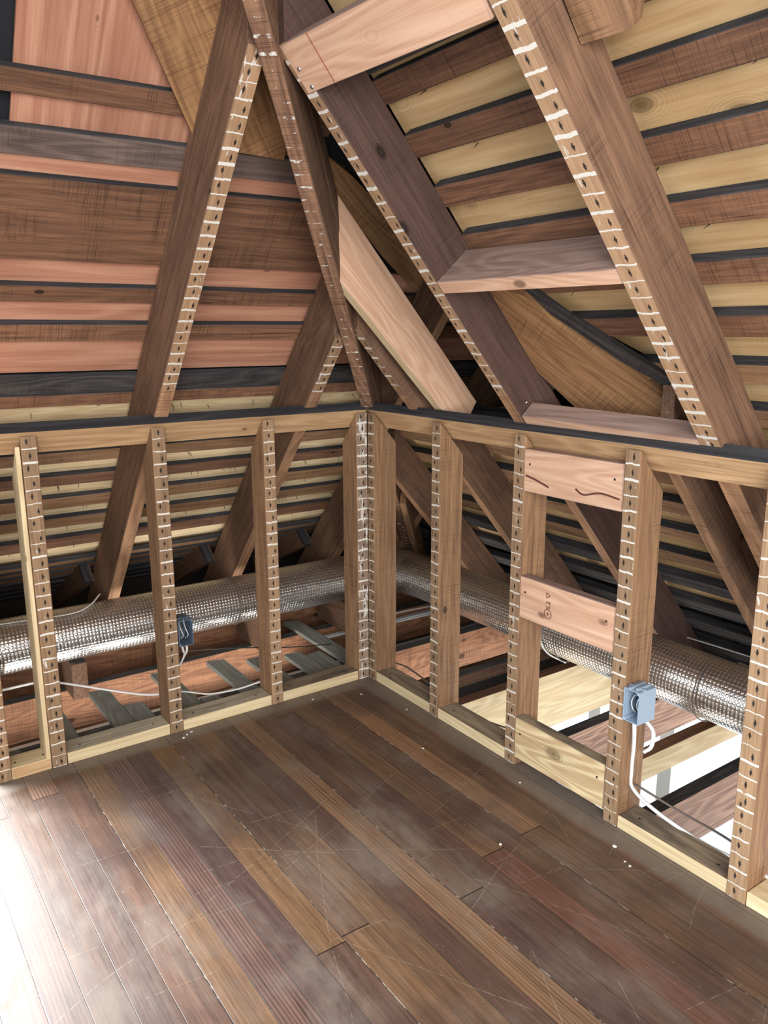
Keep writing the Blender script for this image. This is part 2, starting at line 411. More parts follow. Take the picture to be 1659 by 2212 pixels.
# ================================================================== THE SETTING
fl = bpy.data.meshes.new('floor'); bm = bmesh.new()
bmesh.ops.create_cube(bm, size=1, matrix=Matrix.Translation((-1.99, -2.27, -.01)) @ Matrix.Diagonal((4.06, 4.7, .02, 1))); bm.to_mesh(fl); bm.free(); fl.materials.append(M['floor'])
tag(link('floor', fl), kind='structure', label='worn brown varnished board floor with scratches and dusty edges')

def slab(name, pts, mat, th=.012):
    """polygon with thickness, upward"""
    bm = bmesh.new(); P = [Vector(p) for p in pts]
    n = (P[1]-P[0]).cross(P[2]-P[0]).normalized()
    if n.z < 0: n = -n
    a = [bm.verts.new(p) for p in P]; b = [bm.verts.new(p+n*th) for p in P]
    bm.faces.new(a); bm.faces.new(b[::-1])
    for i in range(len(a)):
        k = (i+1) % len(a); bm.faces.new((a[i], a[k], b[k], b[i]))
    bmesh.ops.recalc_face_normals(bm, faces=bm.faces)
    me = bpy.data.meshes.new(name); bm.to_mesh(me); bm.free(); me.materials.append(mat)
    return link(name, me)
FD = .055
tag(slab('ceiling', [PL(-1.80, .0, DL+FD), PL(-1.42, .0, DL+FD), PL(-1.42, .86, DL+FD), PL(1.45, .86, DL+FD), PL(1.45, -.95, DL+FD), PL(-.95, -.95, DL+FD), PL(-1.80, -1.80, DL+FD)], M['felt']), kind='structure', label='dark roofing layer over the left slope')
zk = PL(0, .86, DL).z
tag(slab('ceiling', [(-1.42, .85, zk+FD), (-1.42, 1.7, zk+FD-.42), (1.45, 1.7, zk+FD-.42), (1.45, .85, zk+FD)], M['felt']), kind='structure', label='dark flatter roof edge over the left eave')
tag(slab('ceiling', [PR(1.3, 1.2, DR+FD), PR(1.3, -4.3, DR+FD), PR(-3, -4.3, DR+FD), PR(-3, -3, DR+FD+.05), PR(-.9, -.95, DR+FD), PR(.30, -.95, DR+FD), PR(.30, .3, DR+FD)], M['felt']), kind='structure', label='dark roofing layer over the right slope')
def bx(name, lo, hi, mat, kind='structure', **k):
    lo = Vector(lo); hi = Vector(hi); bm = bmesh.new()
    bmesh.ops.create_cube(bm, size=1, matrix=Matrix.Translation((lo+hi)/2) @ Matrix.Diagonal((*(hi-lo), 1)))
    me = bpy.data.meshes.new(name); bm.to_mesh(me); bm.free(); me.materials.append(mat)
    return tag(link(name, me), kind=kind, **k)
# closing wall between the two roof levels (behind the valley board) and outer walls under the eaves
def vert_wall(name, pts, mat, n, th=.02):
    n = Vector(n).normalized()*th; bm = bmesh.new(); a = [bm.verts.new(p) for p in pts]; b = [bm.verts.new(Vector(p)+n) for p in pts]
    bm.faces.new(a); bm.faces.new(b[::-1])
    for i in range(len(a)):
        k = (i+1) % len(a); bm.faces.new((a[i], a[k], b[k], b[i]))
    bmesh.ops.recalc_face_normals(bm, faces=bm.faces)
    me = bpy.data.meshes.new(name); bm.to_mesh(me); bm.free(); me.materials.append(mat); return tag(link(name, me), kind='structure')
zz = lambda x: HR+(DR+FD)*Q-S*x
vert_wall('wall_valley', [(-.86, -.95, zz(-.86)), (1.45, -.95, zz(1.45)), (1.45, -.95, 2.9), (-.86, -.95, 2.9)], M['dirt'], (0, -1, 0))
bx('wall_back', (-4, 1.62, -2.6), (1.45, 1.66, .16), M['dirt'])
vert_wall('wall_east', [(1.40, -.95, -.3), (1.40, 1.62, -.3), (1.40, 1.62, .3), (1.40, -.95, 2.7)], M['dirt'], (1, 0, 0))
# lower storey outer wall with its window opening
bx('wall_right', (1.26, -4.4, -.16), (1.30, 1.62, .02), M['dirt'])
bx('wall_right', (1.26, .35, -2.6), (1.30, 1.62, -.16), M['white'])
bx('wall_right', (1.26, -4.4, -2.6), (1.30, -3.4, -.16), M['white'])
bx('wall_right', (1.26, -3.4, -2.6), (1.30, .35, -1.9), M['white'])
vert_wall('wall_dormer_blocker', [(-1.435, .12, -.2), (-1.435, 1.62, -.2), (-1.435, 1.62, .2), (-1.435, .12, 1.4)], M['old'], (-.02, 0, 0))  # unseen cheek added to keep the window light off the eave
w = empty('window_1', (1.28, -1.5, -1.9)); tag(w, kind='structure', label='white framed window of the room below, glaring with daylight')
for lo, hi in (((1.24, -.62, -1.9), (1.30, -.55, -.16)), ((1.24, -.20, -1.9), (1.30, -.13, -.16)), ((1.24, .28, -1.9), (1.3, .35, -.16)), ((1.24, -3.4, -1.9), (1.30, -3.33, -.16)), ((1.24, -3.4, -1.9), (1.3, .35, -1.84)), ((1.24, -3.4, -.19), (1.3, .35, -.16))):
    o = bx('window_frame', lo, hi, M['white']); o.parent = w; o.matrix_parent_inverse = Matrix.Translation(w.location).inverted()
bx('floor', (-4, -4.4, -2.62), (1.3, 1.62, -2.6), M['pinedirty'])
bx('wall_left', (-4.04, -4.4, -2.6), (-4, 1.3, -.2), M['white'])

# ================================================================== WALL STUDS
def stud_poly(h=H):
    return [(0, 0), (h, 0), (h-.105*S, -.105), (0, -.105)]
smats = dict(default=M['old'], front=M['old_mark'])
GS = 'old knee wall studs with lath marks'
def stud_left(x, label, w=.047, mats=smats):
    o = board('stud', (x, 0, 0), (x, 0, H), (0, -1, 0), w, .1, mats, poly=stud_poly(), wob=.002)
    return tag(o, label, 'stud', GS, 'thing')
def stud_right(y, label, w=.047, mats=smats):
    o = board('stud', (0, y, 0), (0, y, H), (-1, 0, 0), w, .1, mats, poly=stud_poly(), wob=.002)
    return tag(o, label, 'stud', GS, 'thing')
stud_left(-1.408, 'old lath-marked stud cut off by the left edge of the photo')
stud_left(-1.236, 'dark old stud with a pale new strip of pine along its left side')
stud_left(-.832, 'old lath-marked stud carrying the dark electrical box')
stud_left(-.4275, 'old lath-marked stud between the dark box stud and the corner posts')
stud_left(-.026, 'left one of the two corner posts, streaked with white plaster', w=.05, mats=dict(default=M['old'], front=M['post_mark']))
stud_right(-.0235, 'right one of the two corner posts, narrow marked face and broad brown side', w=.044)
stud_right(-.4285, 'old lath-marked stud of the right wall nearest the corner')
stud_right(-.8365, 'old lath-marked stud at the corner end of the new pink blocks')
stud_right(-1.258, 'old lath-marked stud carrying the blue-grey electrical box', w=.05)
stud_right(-1.658, 'old lath-marked stud at the right edge with a big nail hole', w=.052)
stud_right(-2.07, 'old lath-marked stud of the right wall nearest the camera')
o = board('sister_stud', (-1.268, .004, .0), (-1.268, .004, H-.02), (0, -1, 0), .014, .09, M['pine'], poly=[(0, 0), (H-.03, 0), (H-.14, -.09), (0, -.09)])
tag(o, 'pale yellow new pine strip fixed to the left side of an old stud', 'stud', kind='thing')

# top plates: 2x4 nailed flat under the rafters
tp = dict(default=M['plate'], back=M['plate'], end=M['plate'])
def top_plate(A, B, down, n, label):
    # front face = underside; its inner edge (dark and sooty) is a separate material on the side
    A = Vector(A); B = Vector(B); L = (B-A).length
    me = prism_mesh('top_plate', [(0, 0), (L, 0), (L, -.042), (0, -.042)], .098, dict(default=M['plate'], sideA=M['soot_shade'], sideB=M['plate']), .0015)
    o = link('top_plate', me); frame(o, A, B-A, n); tag(o, label, 'plate', 'top plates of the knee wall', 'thing'); return o
dl = Vector((0, 1, -S)).normalized(); dr = Vector((1, 0, -S)).normalized()
e0 = Vector((0, 0, H+.012))
# local Y = Z x X must point to the inner (upper) edge so that sideA is the sooty one
a = e0+dl*.049; top_plate(a+Vector((-2.9, 0, 0)), a+Vector((-.0, 0, 0)), dl, NL, 'top plate of the left knee wall, sooty upper edge and honey coloured face')
b = e0+dr*.049; top_plate(b+Vector((0, 0.0, 0)), b+Vector((0, -4.2, 0)), dr, NR, 'top plate of the right knee wall, sooty upper edge and honey coloured face')

# bottom plates between the studs
GP = 'new pine bottom plates'
bp = dict(default=M['pinedirty'], sideB=M['pine'], sideA=M['pine'])
bpl = dict(default=M['pinegrey'], sideB=M['pine'], sideA=M['pine'])
def bplate_left(x0, x1, label, mats):
    o = box_between('bottom_plate', (x0, .002, 0), (x1, .092, .04), mats, axis='x'); tag(o, label, 'plate', GP, 'thing')
def bplate_right(y0, y1, label, mats):
    o = box_between('bottom_plate', (.002, y0, 0), (.092, y1, .04), mats, axis='y'); tag(o, label, 'plate', GP, 'thing')
clean = dict(default=M['pine'], sideB=M['plate'], sideA=M['pine'])
bplate_left(-1.383, -1.262, 'short bottom plate with clean pale top at the left edge', clean)
bplate_left(-1.21, -.857, 'pale pine bottom plate left of the dark electrical box stud', bpl)
bplate_left(-.807, -.452, 'pine bottom plate right of the dark electrical box stud', bpl)
bplate_left(-.402, -.053, 'pine bottom plate against the left corner post', bp)
bplate_right(-.404, -.048, 'pine bottom plate against the right corner post', bp)
bplate_right(-.812, -.453, 'pine bottom plate before the wide knotty pine block', bp)
bplate_right(-1.632, -1.284, 'pine bottom plate below the blue-grey box cables', bp)
bplate_right(-2.04, -1.685, 'pine bottom plate cut off by the right edge of the photo', clean)

# blocks between the second and third stud of the right wall
GB = 'new blocks between two studs of the right wall'
def wallblock(z0, z1, label, mats, tilt=0.0):
    L = 1.232-.861
    o = board('blocking', (-.001, -.861, (z0+z1)/2), (-.001, -1.232, (z0+z1)/2+tilt), (-1, 0, 0), z1-z0, .04, mats)
    return tag(o, label, 'blocking', GB, 'thing')
mb = dict(default=M['new'], sideA=M['new_shaded'], sideB=M['new_shaded'])
wallblock(.928, 1.060, 'top pink fir block between two studs, with dark cracks', mb)
blk = wallblock(.520, .657, 'middle pink fir block between two studs, with a grade stamp', mb)
wallblock(.032, .175, 'knotty pale pine block standing just above the floor between two studs', dict(default=M['knotty'], sideA=M['pinedirty'], sideB=M['pinedirty']))
ub = [o for o in C.objects if o.get('label', '').startswith('top pink fir block')][0]
bpy.context.view_layer.update()
for pts in ([(-.0015, -.872, .978), (-.002, -.92, .968), (-.0015, -.965, .955)], [(-.0015, -1.07, .966), (-.002, -1.10, .955), (-.002, -1.16, .968), (-.0015, -1.225, .962)]):
    c_ = tube('pitch_streak', pts, .0028, M['ink'], None, n=6); mw = c_.matrix_world.copy(); c_.parent = ub; c_.matrix_parent_inverse = ub.matrix_world.inverted(); c_['label'] = 'dark brown pitch streak'
# grade stamp
def text(s, size, mat, name, parent, mw):
    cu = bpy.data.curves.new(name, 'FONT'); cu.body = s; cu.size = size; cu.extrude = .0002; cu.align_x = 'CENTER'; cu.align_y = 'CENTER'
    tmp = bpy.data.objects.new('tmp', cu); C.objects.link(tmp)
    dg = bpy.context.evaluated_depsgraph_get(); me = bpy.data.meshes.new_from_object(tmp.evaluated_get(dg))
    C.objects.unlink(tmp); bpy.data.objects.remove(tmp)
    me.materials.clear(); me.materials.append(mat)
    o = link(name, me, parent); o.matrix_world = mw; return o
def face_mw(p, right, up):
    right = Vector(right).normalized(); up = Vector(up).normalized(); n = right.cross(up)
    m = Matrix((right, up, n)).transposed().to_4x4(); m.translation = Vector(p); return m
bpy.context.view_layer.update()
st = text('⊕S.2 ▽', .022, M['ink'], 'grade_stamp', blk, face_mw((-.0022, -.985, .592), (0, 0, 1), (0, 1, 0)))
st['label'] = 'dark red grade stamp reading S.2'
bpy.context.view_layer.update()

# ================================================================== RAFTERS
rm = dict(default=M['raf'], front=M['raf_mark'], sideA=M['raf'], sideB=M['raf'])
rp = dict(default=M['raf'], front=M['raf_plain'])
GR = 'old rafters of the right slope'; GL = 'old rafters of the left slope'
def raf_right(y, x0, x1, label, xm=.02, w=.047, d=DR, hip=True, group=GR, side=None):
    """from x0 (top) to x1 (foot). The underside is lath marked above the knee wall only."""
    A = PR(x0, y); B = PR(x1, y); L = (B-A).length; Lm = (xm-x0)*Q
    cut = d*S if False else 0
    root = board('rafter', A, B, NR, w, d, dict(default=side or M['raf'], front=M['raf_mark'] if Lm > .02 else M['raf_plain']), poly=[(0, 0), (L, 0), (L-d/S*0, -d), (-d*S if hip else 0, -d)] , wob=.0025)
    if 0 < Lm < L-.1:
        # the part behind the knee wall never had lath
        me = root.data
        me.materials.append(M['raf_plain']); ip = len(me.materials)-1
        im = me.materials.find(M['raf_mark'].name)
        for p in me.polygons:
            if p.material_index == im and p.center.x > Lm: p.material_index = ip
    return tag(root, label, 'rafter', group, 'thing')
def raf_left(x, y0, y1, label, ym=.02, w=.047, d=DL, hip=True, group=GL):
    A = PL(x, y0); B = PL(x, y1); L = (B-A).length; Lm = (ym-y0)*Q
    root = board('rafter', A, B, NL, w, d, rm if Lm > .02 else rp, poly=[(0, 0), (L, 0), (L, -d), (-d*S if hip else 0, -d)], wob=.0025)
    if 0 < Lm < L-.1:
        me = root.data; me.materials.append(M['raf_plain']); ip = len(me.materials)-1; im = me.materials.find(M['raf_mark'].name)
        for p in me.polygons:
            if p.material_index == im and p.center.x > Lm: p.material_index = ip
    return tag(root, label, 'rafter', group, 'thing')
raf_right(-.262, -.225, 1.0, 'short marked rafter between the hip and the new diagonal board', w=.045)
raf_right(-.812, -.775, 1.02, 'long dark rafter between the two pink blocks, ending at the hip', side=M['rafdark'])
raf_right(-1.468, -1.95, 1.05, 'longest rafter with bold white lath lines, right of the pink blocks', w=.06)
raf_right(-2.10, -2.0, 1.05, 'rafter of the right slope beyond the right edge of the photo')
raf_right(.30, .33, 1.0, 'unmarked short rafter below the knee wall plate beside the right corner post', xm=-1)
raf_right(-1.31, .06, .80, 'thin rafter hanging from the wide valley board behind the right wall', xm=-5, w=.04, d=.12)
raf_left(-.812, -.775, 1.02, 'tall marked rafter left of the hip, standing over the dark box stud', w=.05)
raf_left(-.240, -.200, 1.02, 'short marked rafter left of the hip near the corner', w=.05)
raf_left(.30, .335, 1.02, 'short unmarked rafter of the left slope behind the corner posts', ym=-1, w=.05)
raf_left(-1.60, -1.55, .0, 'rafter of the left slope beyond the left edge of the photo')
raf_left(.17, -.62, .16, 'far rafter seen through the gap right of the new diagonal board', ym=-5, w=.04, d=.17)
raf_left(.71, -.20, .9, 'far rafter seen low behind the end of the new diagonal board', ym=-5, w=.05, d=.17)

# hip rafter (from the corner posts up), lath marked, roughly split
HS = 1.125
def hp(t, z=0): return Vector((t, t, 1.125-HS*t+z))
A = hp(-2.0); B = hp(1.0); L = (B-A).length; nh = Vector((-1, -1, -2/HS)).normalized()
o = board('hip_rafter', A, B, nh, .046, .2, dict(default=M['char_shade'], front=M['hip_face'], sideA=M['raf'], sideB=M['skip_grey']), wob=.006)
tag(o, 'split dark hip rafter rising steeply from the corner posts', 'rafter', kind='thing')
for s_, (t0, t1), lab in ((-1, (.50, 1.02), 'short reddish piece nailed to the left of the hip rafter foot'), (1, (.44, 1.02), 'short reddish piece nailed to the right of the hip rafter foot')):
    off = Vector((s_*.03, -s_*.03, 0))
    o = board('sister_block', hp(t0, -.02)+off, hp(t1, -.02)+off, nh, .03, .15, M['raf_plain']); tag(o, lab, 'board', kind='thing')

# eave lookouts: short pieces sistered to the feet of the left rafters
def lookout(x, label):
    me_pts = [(.925, .335), (1.055, .435), (1.58, .150), (1.58, .03)]
    o = poly_plate('lookout', [Vector((x-.067, a, b)) for a, b in me_pts], (-1, 0, 0), .04, M['raf'], (0, 1, -.6)); tag(o, label, 'lookout', 'eave lookouts at the rafter feet', 'thing')
    e = poly_plate('end_cut', [Vector((x-.069, .925, .335)), Vector((x-.069, .95, .323)), Vector((x-.069, 1.08, .423)), Vector((x-.069, 1.055, .437))], (-1, 0, 0), .036, M['soot_shade'], (0, 1, .8), o)
    e['label'] = 'dark grey end cut'
    bpy.context.view_layer.update()
for x, l in ((-.812, 'eave lookout at the foot of the tall left rafter'), (-.240, 'eave lookout at the foot of the second left rafter'), (.30, 'eave lookout at the foot of the rafter behind the corner posts')):
    lookout(x, l)

# ================================================================== NEW BLOCKING BETWEEN THE RAFTERS
nb = dict(default=M['new'])
# wide flat one at the top
A1 = PR(-.735, -.80, -.002); 
o = board('blocking', PR(-.735, -.803, -.001), PR(-.722, -1.430, -.001), NR, .118, .04, dict(default=M['new'], sideA=M['new_shaded'], sideB=M['new_shaded']))
tag(o, 'wide salmon fir board at the top between two rafters, with two screws', 'blocking', 'new blocking between the rafters', 'thing')
bpy.context.view_layer.update()
def disc(name, p, n, r, th, mat, parent):
    bm = bmesh.new(); bmesh.ops.create_cone(bm, cap_ends=True, segments=14, radius1=r, radius2=r*.8, depth=th)
    me = bpy.data.meshes.new(name); bm.to_mesh(me); bm.free(); me.materials.append(mat)
    x = link(name, me, parent); x.matrix_world = Matrix.Translation(p) @ Vector(n).to_track_quat('Z', 'Y').to_matrix().to_4x4(); return x
for sx_, y_ in ((-.735, -.826), (-.705, -.832)):
    disc('screw', PR(sx_, y_, -.003), NR, .0055, .002, M['metal'], o)
q1 = PR(-.772, -.925, -.0022); q2 = PR(-.697, -.92, -.0022)
rl = board('chalk_line', q1, q2, NR, .0018, .0006, M['redline'], o, bev=0)
bpy.context.view_layer.update()
def strut(A, B, label, wid=.135, th=.04):
    """2x6 on edge between two rafters: narrow edge flush with the undersides"""
    o = board('blocking', A, B, NR, th, wid, dict(default=M['new_shaded'], front=M['new'], end=M['new'])); return tag(o, label, 'blocking', 'new blocking between the rafters', 'thing')
strut(PR(-.318, -.836, -.001), PR(-.315, -1.438, -.001), 'level block between two rafters at mid height, bright edge and mauve top')
o = strut(PR(.012, -.840, -.001), PR(.022, -1.438, -.001), 'long block lying on the knee wall plate between two rafters', wid=.06)
bpy.context.view_layer.update(); disc('screw', PR(-.013, -.87, .02), (-1, 0, .9), .006, .002, M['metal'], o)
# new diagonal board (a jack rafter) right of the hip
yb = -.40
P = [Vector((-.386, yb, 1.832)), Vector((.206, yb, 1.160)), Vector((.155, yb, 1.075)), Vector((.075, yb, 1.110)), Vector((-.390, yb, 1.585))]
o = poly_plate('jack_rafter', P, (0, -1, 0), .04, M['new'], P[1]-P[0])
me = o.data; me.materials.append(M['pine'])
for p_ in me.polygons:
    wn_ = (o.matrix_world.to_3x3() @ p_.normal)
    if wn_.z < -.5 and abs(wn_.y) < .2: p_.material_index = 1      # pale sapwood along the lower edge
tag(o, 'wide new pinkish board with knots running diagonally from the hip to the plate', 'rafter', kind='thing')

# ================================================================== ROOF BOARDS
def skip_left(s0, s1, x0, x1, label, mat=None, d=DL, th=.022, skew=0.0, top=None):
    y = (s0+s1)/2/Q
    A = PL(x0, y, d); B = PL(x1, y, d)
    A = A-dl*skew/2; B = B+dl*skew/2
    me = prism_mesh('sheathing_board', [(0, 0), ((B-A).length, 0), ((B-A).length, -th), (0, -th)], s1-s0, dict(default=mat or M['skip'], sideA=top or M['soot_shade'], sideB=M['skip']), .0025)
    o = link('sheathing_board', me); frame(o, A, B-A, NL)
    return tag(o, label, 'board', 'old sheathing boards of the left slope', 'thing')
def skip_right(s0, s1, y0, y1, label, mat=None, d=DR, th=.032):
    x = (s0+s1)/2/Q
    A = PR(x, y0, d); B = PR(x, y1, d)
    me = prism_mesh('sheathing_board', [(0, 0), ((B-A).length, 0), ((B-A).length, -th), (0, -th)], s1-s0, dict(default=mat or M['skip'], sideA=M['soot_shade'], sideB=M['soot_shade']), .0025)
    o = link('sheathing_board', me); frame(o, A, B-A, NR)
    return tag(o, label, 'board', 'old sheathing boards of the right slope', 'thing')
XL = -1.79
num = ['first', 'second', 'third', 'fourth', 'fifth', 'sixth', 'seventh', 'eighth', 'ninth', 'tenth', 'eleventh', 'twelfth']
up_left = [(-.715, -.655, 'brown board crossing the reddish plywood at the top left', None), (-.575, -.50, 'greyish board below the reddish plywood of the left slope', M['skip_grey']),
           (-.445, -.19, 'very wide dark brown board in the middle of the left slope', None), (-.103, -.044, 'narrow brown board just below the very wide one', None),
           (.040, .110, 'brown board above the widest pink strip of the left slope', None), (.262, .335, 'black charred board low on the left slope, above the plate', M['char_shade']), (.34, .396, 'brown board directly under the black charred one', None)]
for s0, s1, lab, mt in up_left:
    y = s0/Q
    x1 = (y+.05) if s1 < -.15 else 1.38
    skip_left(s0, s1, XL if s1 < .01 else -1.42, x1, lab, mt, skew=.0 if s1 > -.4 else -.012)
lows = [(.485, .56), (.628, .69), (.758, .818), (.888, .955), (1.02, 1.082), (1.153, 1.22), (1.285, 1.352), (1.42, 1.485), (1.55, 1.62), (1.69, 1.76), (1.82, 1.88)]
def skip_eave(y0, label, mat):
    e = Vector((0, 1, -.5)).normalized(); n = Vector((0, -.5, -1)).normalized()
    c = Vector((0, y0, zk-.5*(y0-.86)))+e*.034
    me = prism_mesh('sheathing_board', [(0, 0), (2.75, 0), (2.75, -.022), (0, -.022)], .068, dict(default=mat, sideA=M['soot_shade'], sideB=M['skip']), .0025)
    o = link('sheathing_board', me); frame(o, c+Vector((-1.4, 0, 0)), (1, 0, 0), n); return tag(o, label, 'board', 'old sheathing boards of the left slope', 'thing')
for i in range(7): skip_eave(.90+.105*i, '%s slat of the shaded flatter left eave counted outward' % num[i], M['old'] if i < 3 else M['char_shade'])  # outer slats coloured near black for the shade of the eave
tag(poly_plate('plywood_sheet', [Vector((-1.42, .875, zk+.03)), Vector((1.38, .875, zk+.03)), Vector((1.38, 1.22, zk+.03-.1725)), Vector((-1.42, 1.22, zk+.03-.1725))], (0, -.5, -1), .008, M['pine'], (1, 0, 0)), 'lowest cream plywood strips over the flatter left eave', 'plywood', 'plywood laid over the roof boards', 'thing')
for i, (s0, s1) in enumerate(lows[:6]):
    skip_left(s0, s1, -1.42, min(1.38, s0/Q+.20 if s0 > .7 else 1.38), '%s brown slat of the left slope counted down from the top plate' % num[i], M['char_shade'] if i > 7 else (M['skip'] if i % 3 == 2 else M['old']))
# right slope
k = 0
for i in range(-11, 13):
    s1 = -.008+i*.149; s0 = s1-.064
    x = s0/Q
    if s1 < -.16: yt = -.83 if x > -.86 else x
    elif s1 < .3: yt = -.90-(s1/Q+.1)*1.5
    else: yt = min(1.2, x-.02)
    if i <= 0: lab = '%s dark board of the right slope counted up from the knee wall' % (num[-i])
    else: lab = '%s dark board of the right slope counted down behind the knee wall' % (num[i-1])
    skip_right(s0, s1, yt, -4.2, lab, M['skip'] if i < 1 else (M['old'] if i < 8 else M['char_shade']))  # lowest boards near black, eave shade put into their colour

# plywood laid over the old boards
def sheet_left(x0, x1, s0, s1, mat, label, d=DL+.0225, th=.01, grain=(1, 0, 0)):
    P = [PL(x0, s0/Q, d), PL(x1, s0/Q, d), PL(x1 if s1 > -.15 else x1, s1/Q, d), PL(x0, s1/Q, d)]
    o = poly_plate('plywood_sheet', P, NL, th, mat, grain); return tag(o, label, 'plywood', 'plywood laid over the roof boards', 'thing')
def diag_left(pts, mat, label, d=DL+.0225, th=.01, grain=(1, 0, 0)):
    P = [PL(x, y, d) for x, y in pts]; o = poly_plate('plywood_sheet', P, NL, th, mat, grain); return tag(o, label, 'plywood', 'plywood laid over the roof boards', 'thing')
diag_left([(-1.275, -1.2), (-1.16, -1.2), (-.50, -.45), (-.50, -.31), (-1.275, -.31)], M['redply'], 'reddish plywood at the top left, with a round knot', grain=(0, 1, -S))
diag_left([(-1.80, -.308), (-.28, -.308), (-.09, -.1), (1.38, -.1), (1.38, .185), (-1.42, .185), (-1.42, 0), (-1.80, 0)], M['redply'], 'pink plywood strips between the boards of the left slope')
sheet_left(-1.42, 1.38, .30, 1.31, M['pine'], 'cream plywood strips low on the left slope, spiked with nails')  # paler pine colour stands in for light falling on these strips
sheet_left(-1.80, -1.36, -2.6, -.80, M['ply'], 'cream plywood corner at the very top left of the photo')
P = [PR(.09, -1.24, DR+.0325), PR(.09, -4.2, DR+.0325), PR(-2.6, -4.2, DR+.0325), PR(-2.6, -2.6, DR+.0325), PR(-.86, -.80, DR+.0325), PR(-.13, -.80, DR+.0325)]
tag(poly_plate('plywood_sheet', P, NR, .01, M['ply'], (0, 1, 0)), 'large yellow pine plywood behind the dark boards of the right slope', 'plywood', 'plywood laid over the roof boards', 'thing')
P = [PR(.10, -1.30, DR+.0325), PR(.10, -4.2, DR+.0325), PR(.86, -4.2, DR+.0325), PR(.86, .8, DR+.0325), PR(.35, .3, DR+.0325), PR(.35, -.9, DR+.0325)]
tag(poly_plate('plywood_sheet', P, NR, .01, M['ply'], (0, 1, 0)), 'cream plywood strips low on the right slope behind the knee wall', 'plywood', 'plywood laid over the roof boards', 'thing')

# valley boards
def loose(name, pts, n, mat, grain, label, th=.03):
    o = poly_plate(name, pts, n, th, mat, grain); return tag(o, label, 'board', 'rough valley boards', 'thing')
V1 = [PL(-1.075, -.66, .18), PL(-.99, -.59-.02, .18), PL(-.822, -.42, .18), PL(-.72, -.33, .18), PL(-.72, -.80, .18), PL(-.95, -.98, .18), PL(-1.2, -.98, .18), PL(-1.2, -.80, .18)]
V1 = [PL(-1.044, -.617, .18), PL(-.815, -.405, .18), PL(-.55, -.40, .18), PL(-.60, -.64, .18), PL(-.98, -.98, .18), PL(-1.41, -.98, .18)]
loose('valley_board', V1, NL, M['rough'], (V1[1]-V1[0]), 'rough brown board running up behind the tall left rafter')
V3 = [PL(-.427, -.432, .17), PL(-.316, -.397, .17), PL(-.0, -.27, .17), PL(.24, -.12, .17), PL(.10, -.135, .17), PL(-.079, -.215, .17), PL(-.356, -.352, .17)]
loose('valley_board', V3, NL, M['rough'], (V3[3]-V3[0]), 'rough cracked board between the new diagonal board and the dark rafter')
V2 = [PR(-.16, -.84, .13), PR(-.126, -.959, .13), PR(-.072, -1.014, .13), PR(.035, -1.172, .13), PR(.155, -1.313, .13), PR(.20, -1.44, .13), PR(.24, -1.44, .13), PR(.20, -1.05, .13), PR(.16, -.92, .13), PR(.06, -.84, .13)]
loose('valley_board', V2, NR, M['rough'], (V2[4]-V2[1]), 'wide rough yellow-brown board slanting down behind the right wall')
V4 = [PR(-.150, -.955, .138), PR(-.135, -.99, .138), PR(-.075, -1.07, .138), PR(.03, -1.24, .138), PR(.16, -1.44, .138), PR(.18, -1.44, .138), PR(.035, -1.172, .138), PR(-.072, -1.014, .138)]
loose('valley_board', V4, NR, M['char_shade'], (V4[3]-V4[1]), 'blackened strip along the upper edge of the wide slanting board', th=.012)
skip_right(-.90, -.832, -.83, -1.44, 'blackened board just under the wide salmon board', M['char_shade'])
E_ = [PR(-.80, -1.52, .09), PR(-.535, -1.502, .09), PR(-.531, -1.607, .09), PR(-.56, -1.635, .09), PR(-.80, -1.645, .09)]
tag(poly_plate('tie_board', E_, NR, .04, M['raf_plain'], (1, 0, -S)), 'reddish board end hanging beside the longest rafter at the top', 'board', kind='thing')

# roofing nails poking through
bm = bmesh.new(); bmesh.ops.create_cone(bm, cap_ends=True, segments=6, radius1=.0016, radius2=.0004, depth=.028, matrix=Matrix.Translation((0, 0, .010)))
nail_me = bpy.data.meshes.new('nail'); bm.to_mesh(nail_me); bm.free(); nail_me.materials.append(M['nail'])
sheet_of = lambda k: [o for o in C.objects if o.name.startswith('plywood_sheet') and o['label'].startswith(k)][0]
def nails(parent, f, n, N, rx):
    pi = parent.matrix_world.inverted()
    for i in range(n):
        a, b = rx()
        p = f(a, b); o = bpy.data.objects.new('nail', nail_me); C.objects.link(o); o.parent = parent
        q = (N+Vector((random.uniform(-.25, .25), random.uniform(-.25, .25), random.uniform(-.3, .1)))).to_track_quat('Z', 'Y').to_matrix().to_4x4()
        o.matrix_world = Matrix.Translation(p) @ q
bpy.context.view_layer.update()
low_gaps = [(.396, .485), (.56, .628), (.69, .758), (.818, .888), (.955, 1.02), (1.082, 1.153), (1.22, 1.285)]
def rl_():
    g = random.choice(low_gaps); return random.uniform(-1.35, .75), (g[1]-.018+random.uniform(-.012, .006))/Q
nails(sheet_of('cream plywood strips low on the left'), lambda a, b: PL(a, b, DL+.0215), 95, NL, rl_)
def rr_():
    i = random.choice([-5, -4, -3, -2, -1, 0]); return (-.008+i*.149+random.uniform(.02, .07))/Q, random.uniform(-2.0, -.95)
nails(sheet_of('large yellow'), lambda a, b: PR(a, b, DR+.0315), 24, NR, rr_)
def rk_():
    i = random.choice([3, 4, 5]); return (-.008+i*.149+random.uniform(.03, .07))/Q, random.uniform(-1.7, .1)
nails(sheet_of('cream plywood strips low on the right'), lambda a, b: PR(a, b, DR+.0315), 60, NR, rk_)

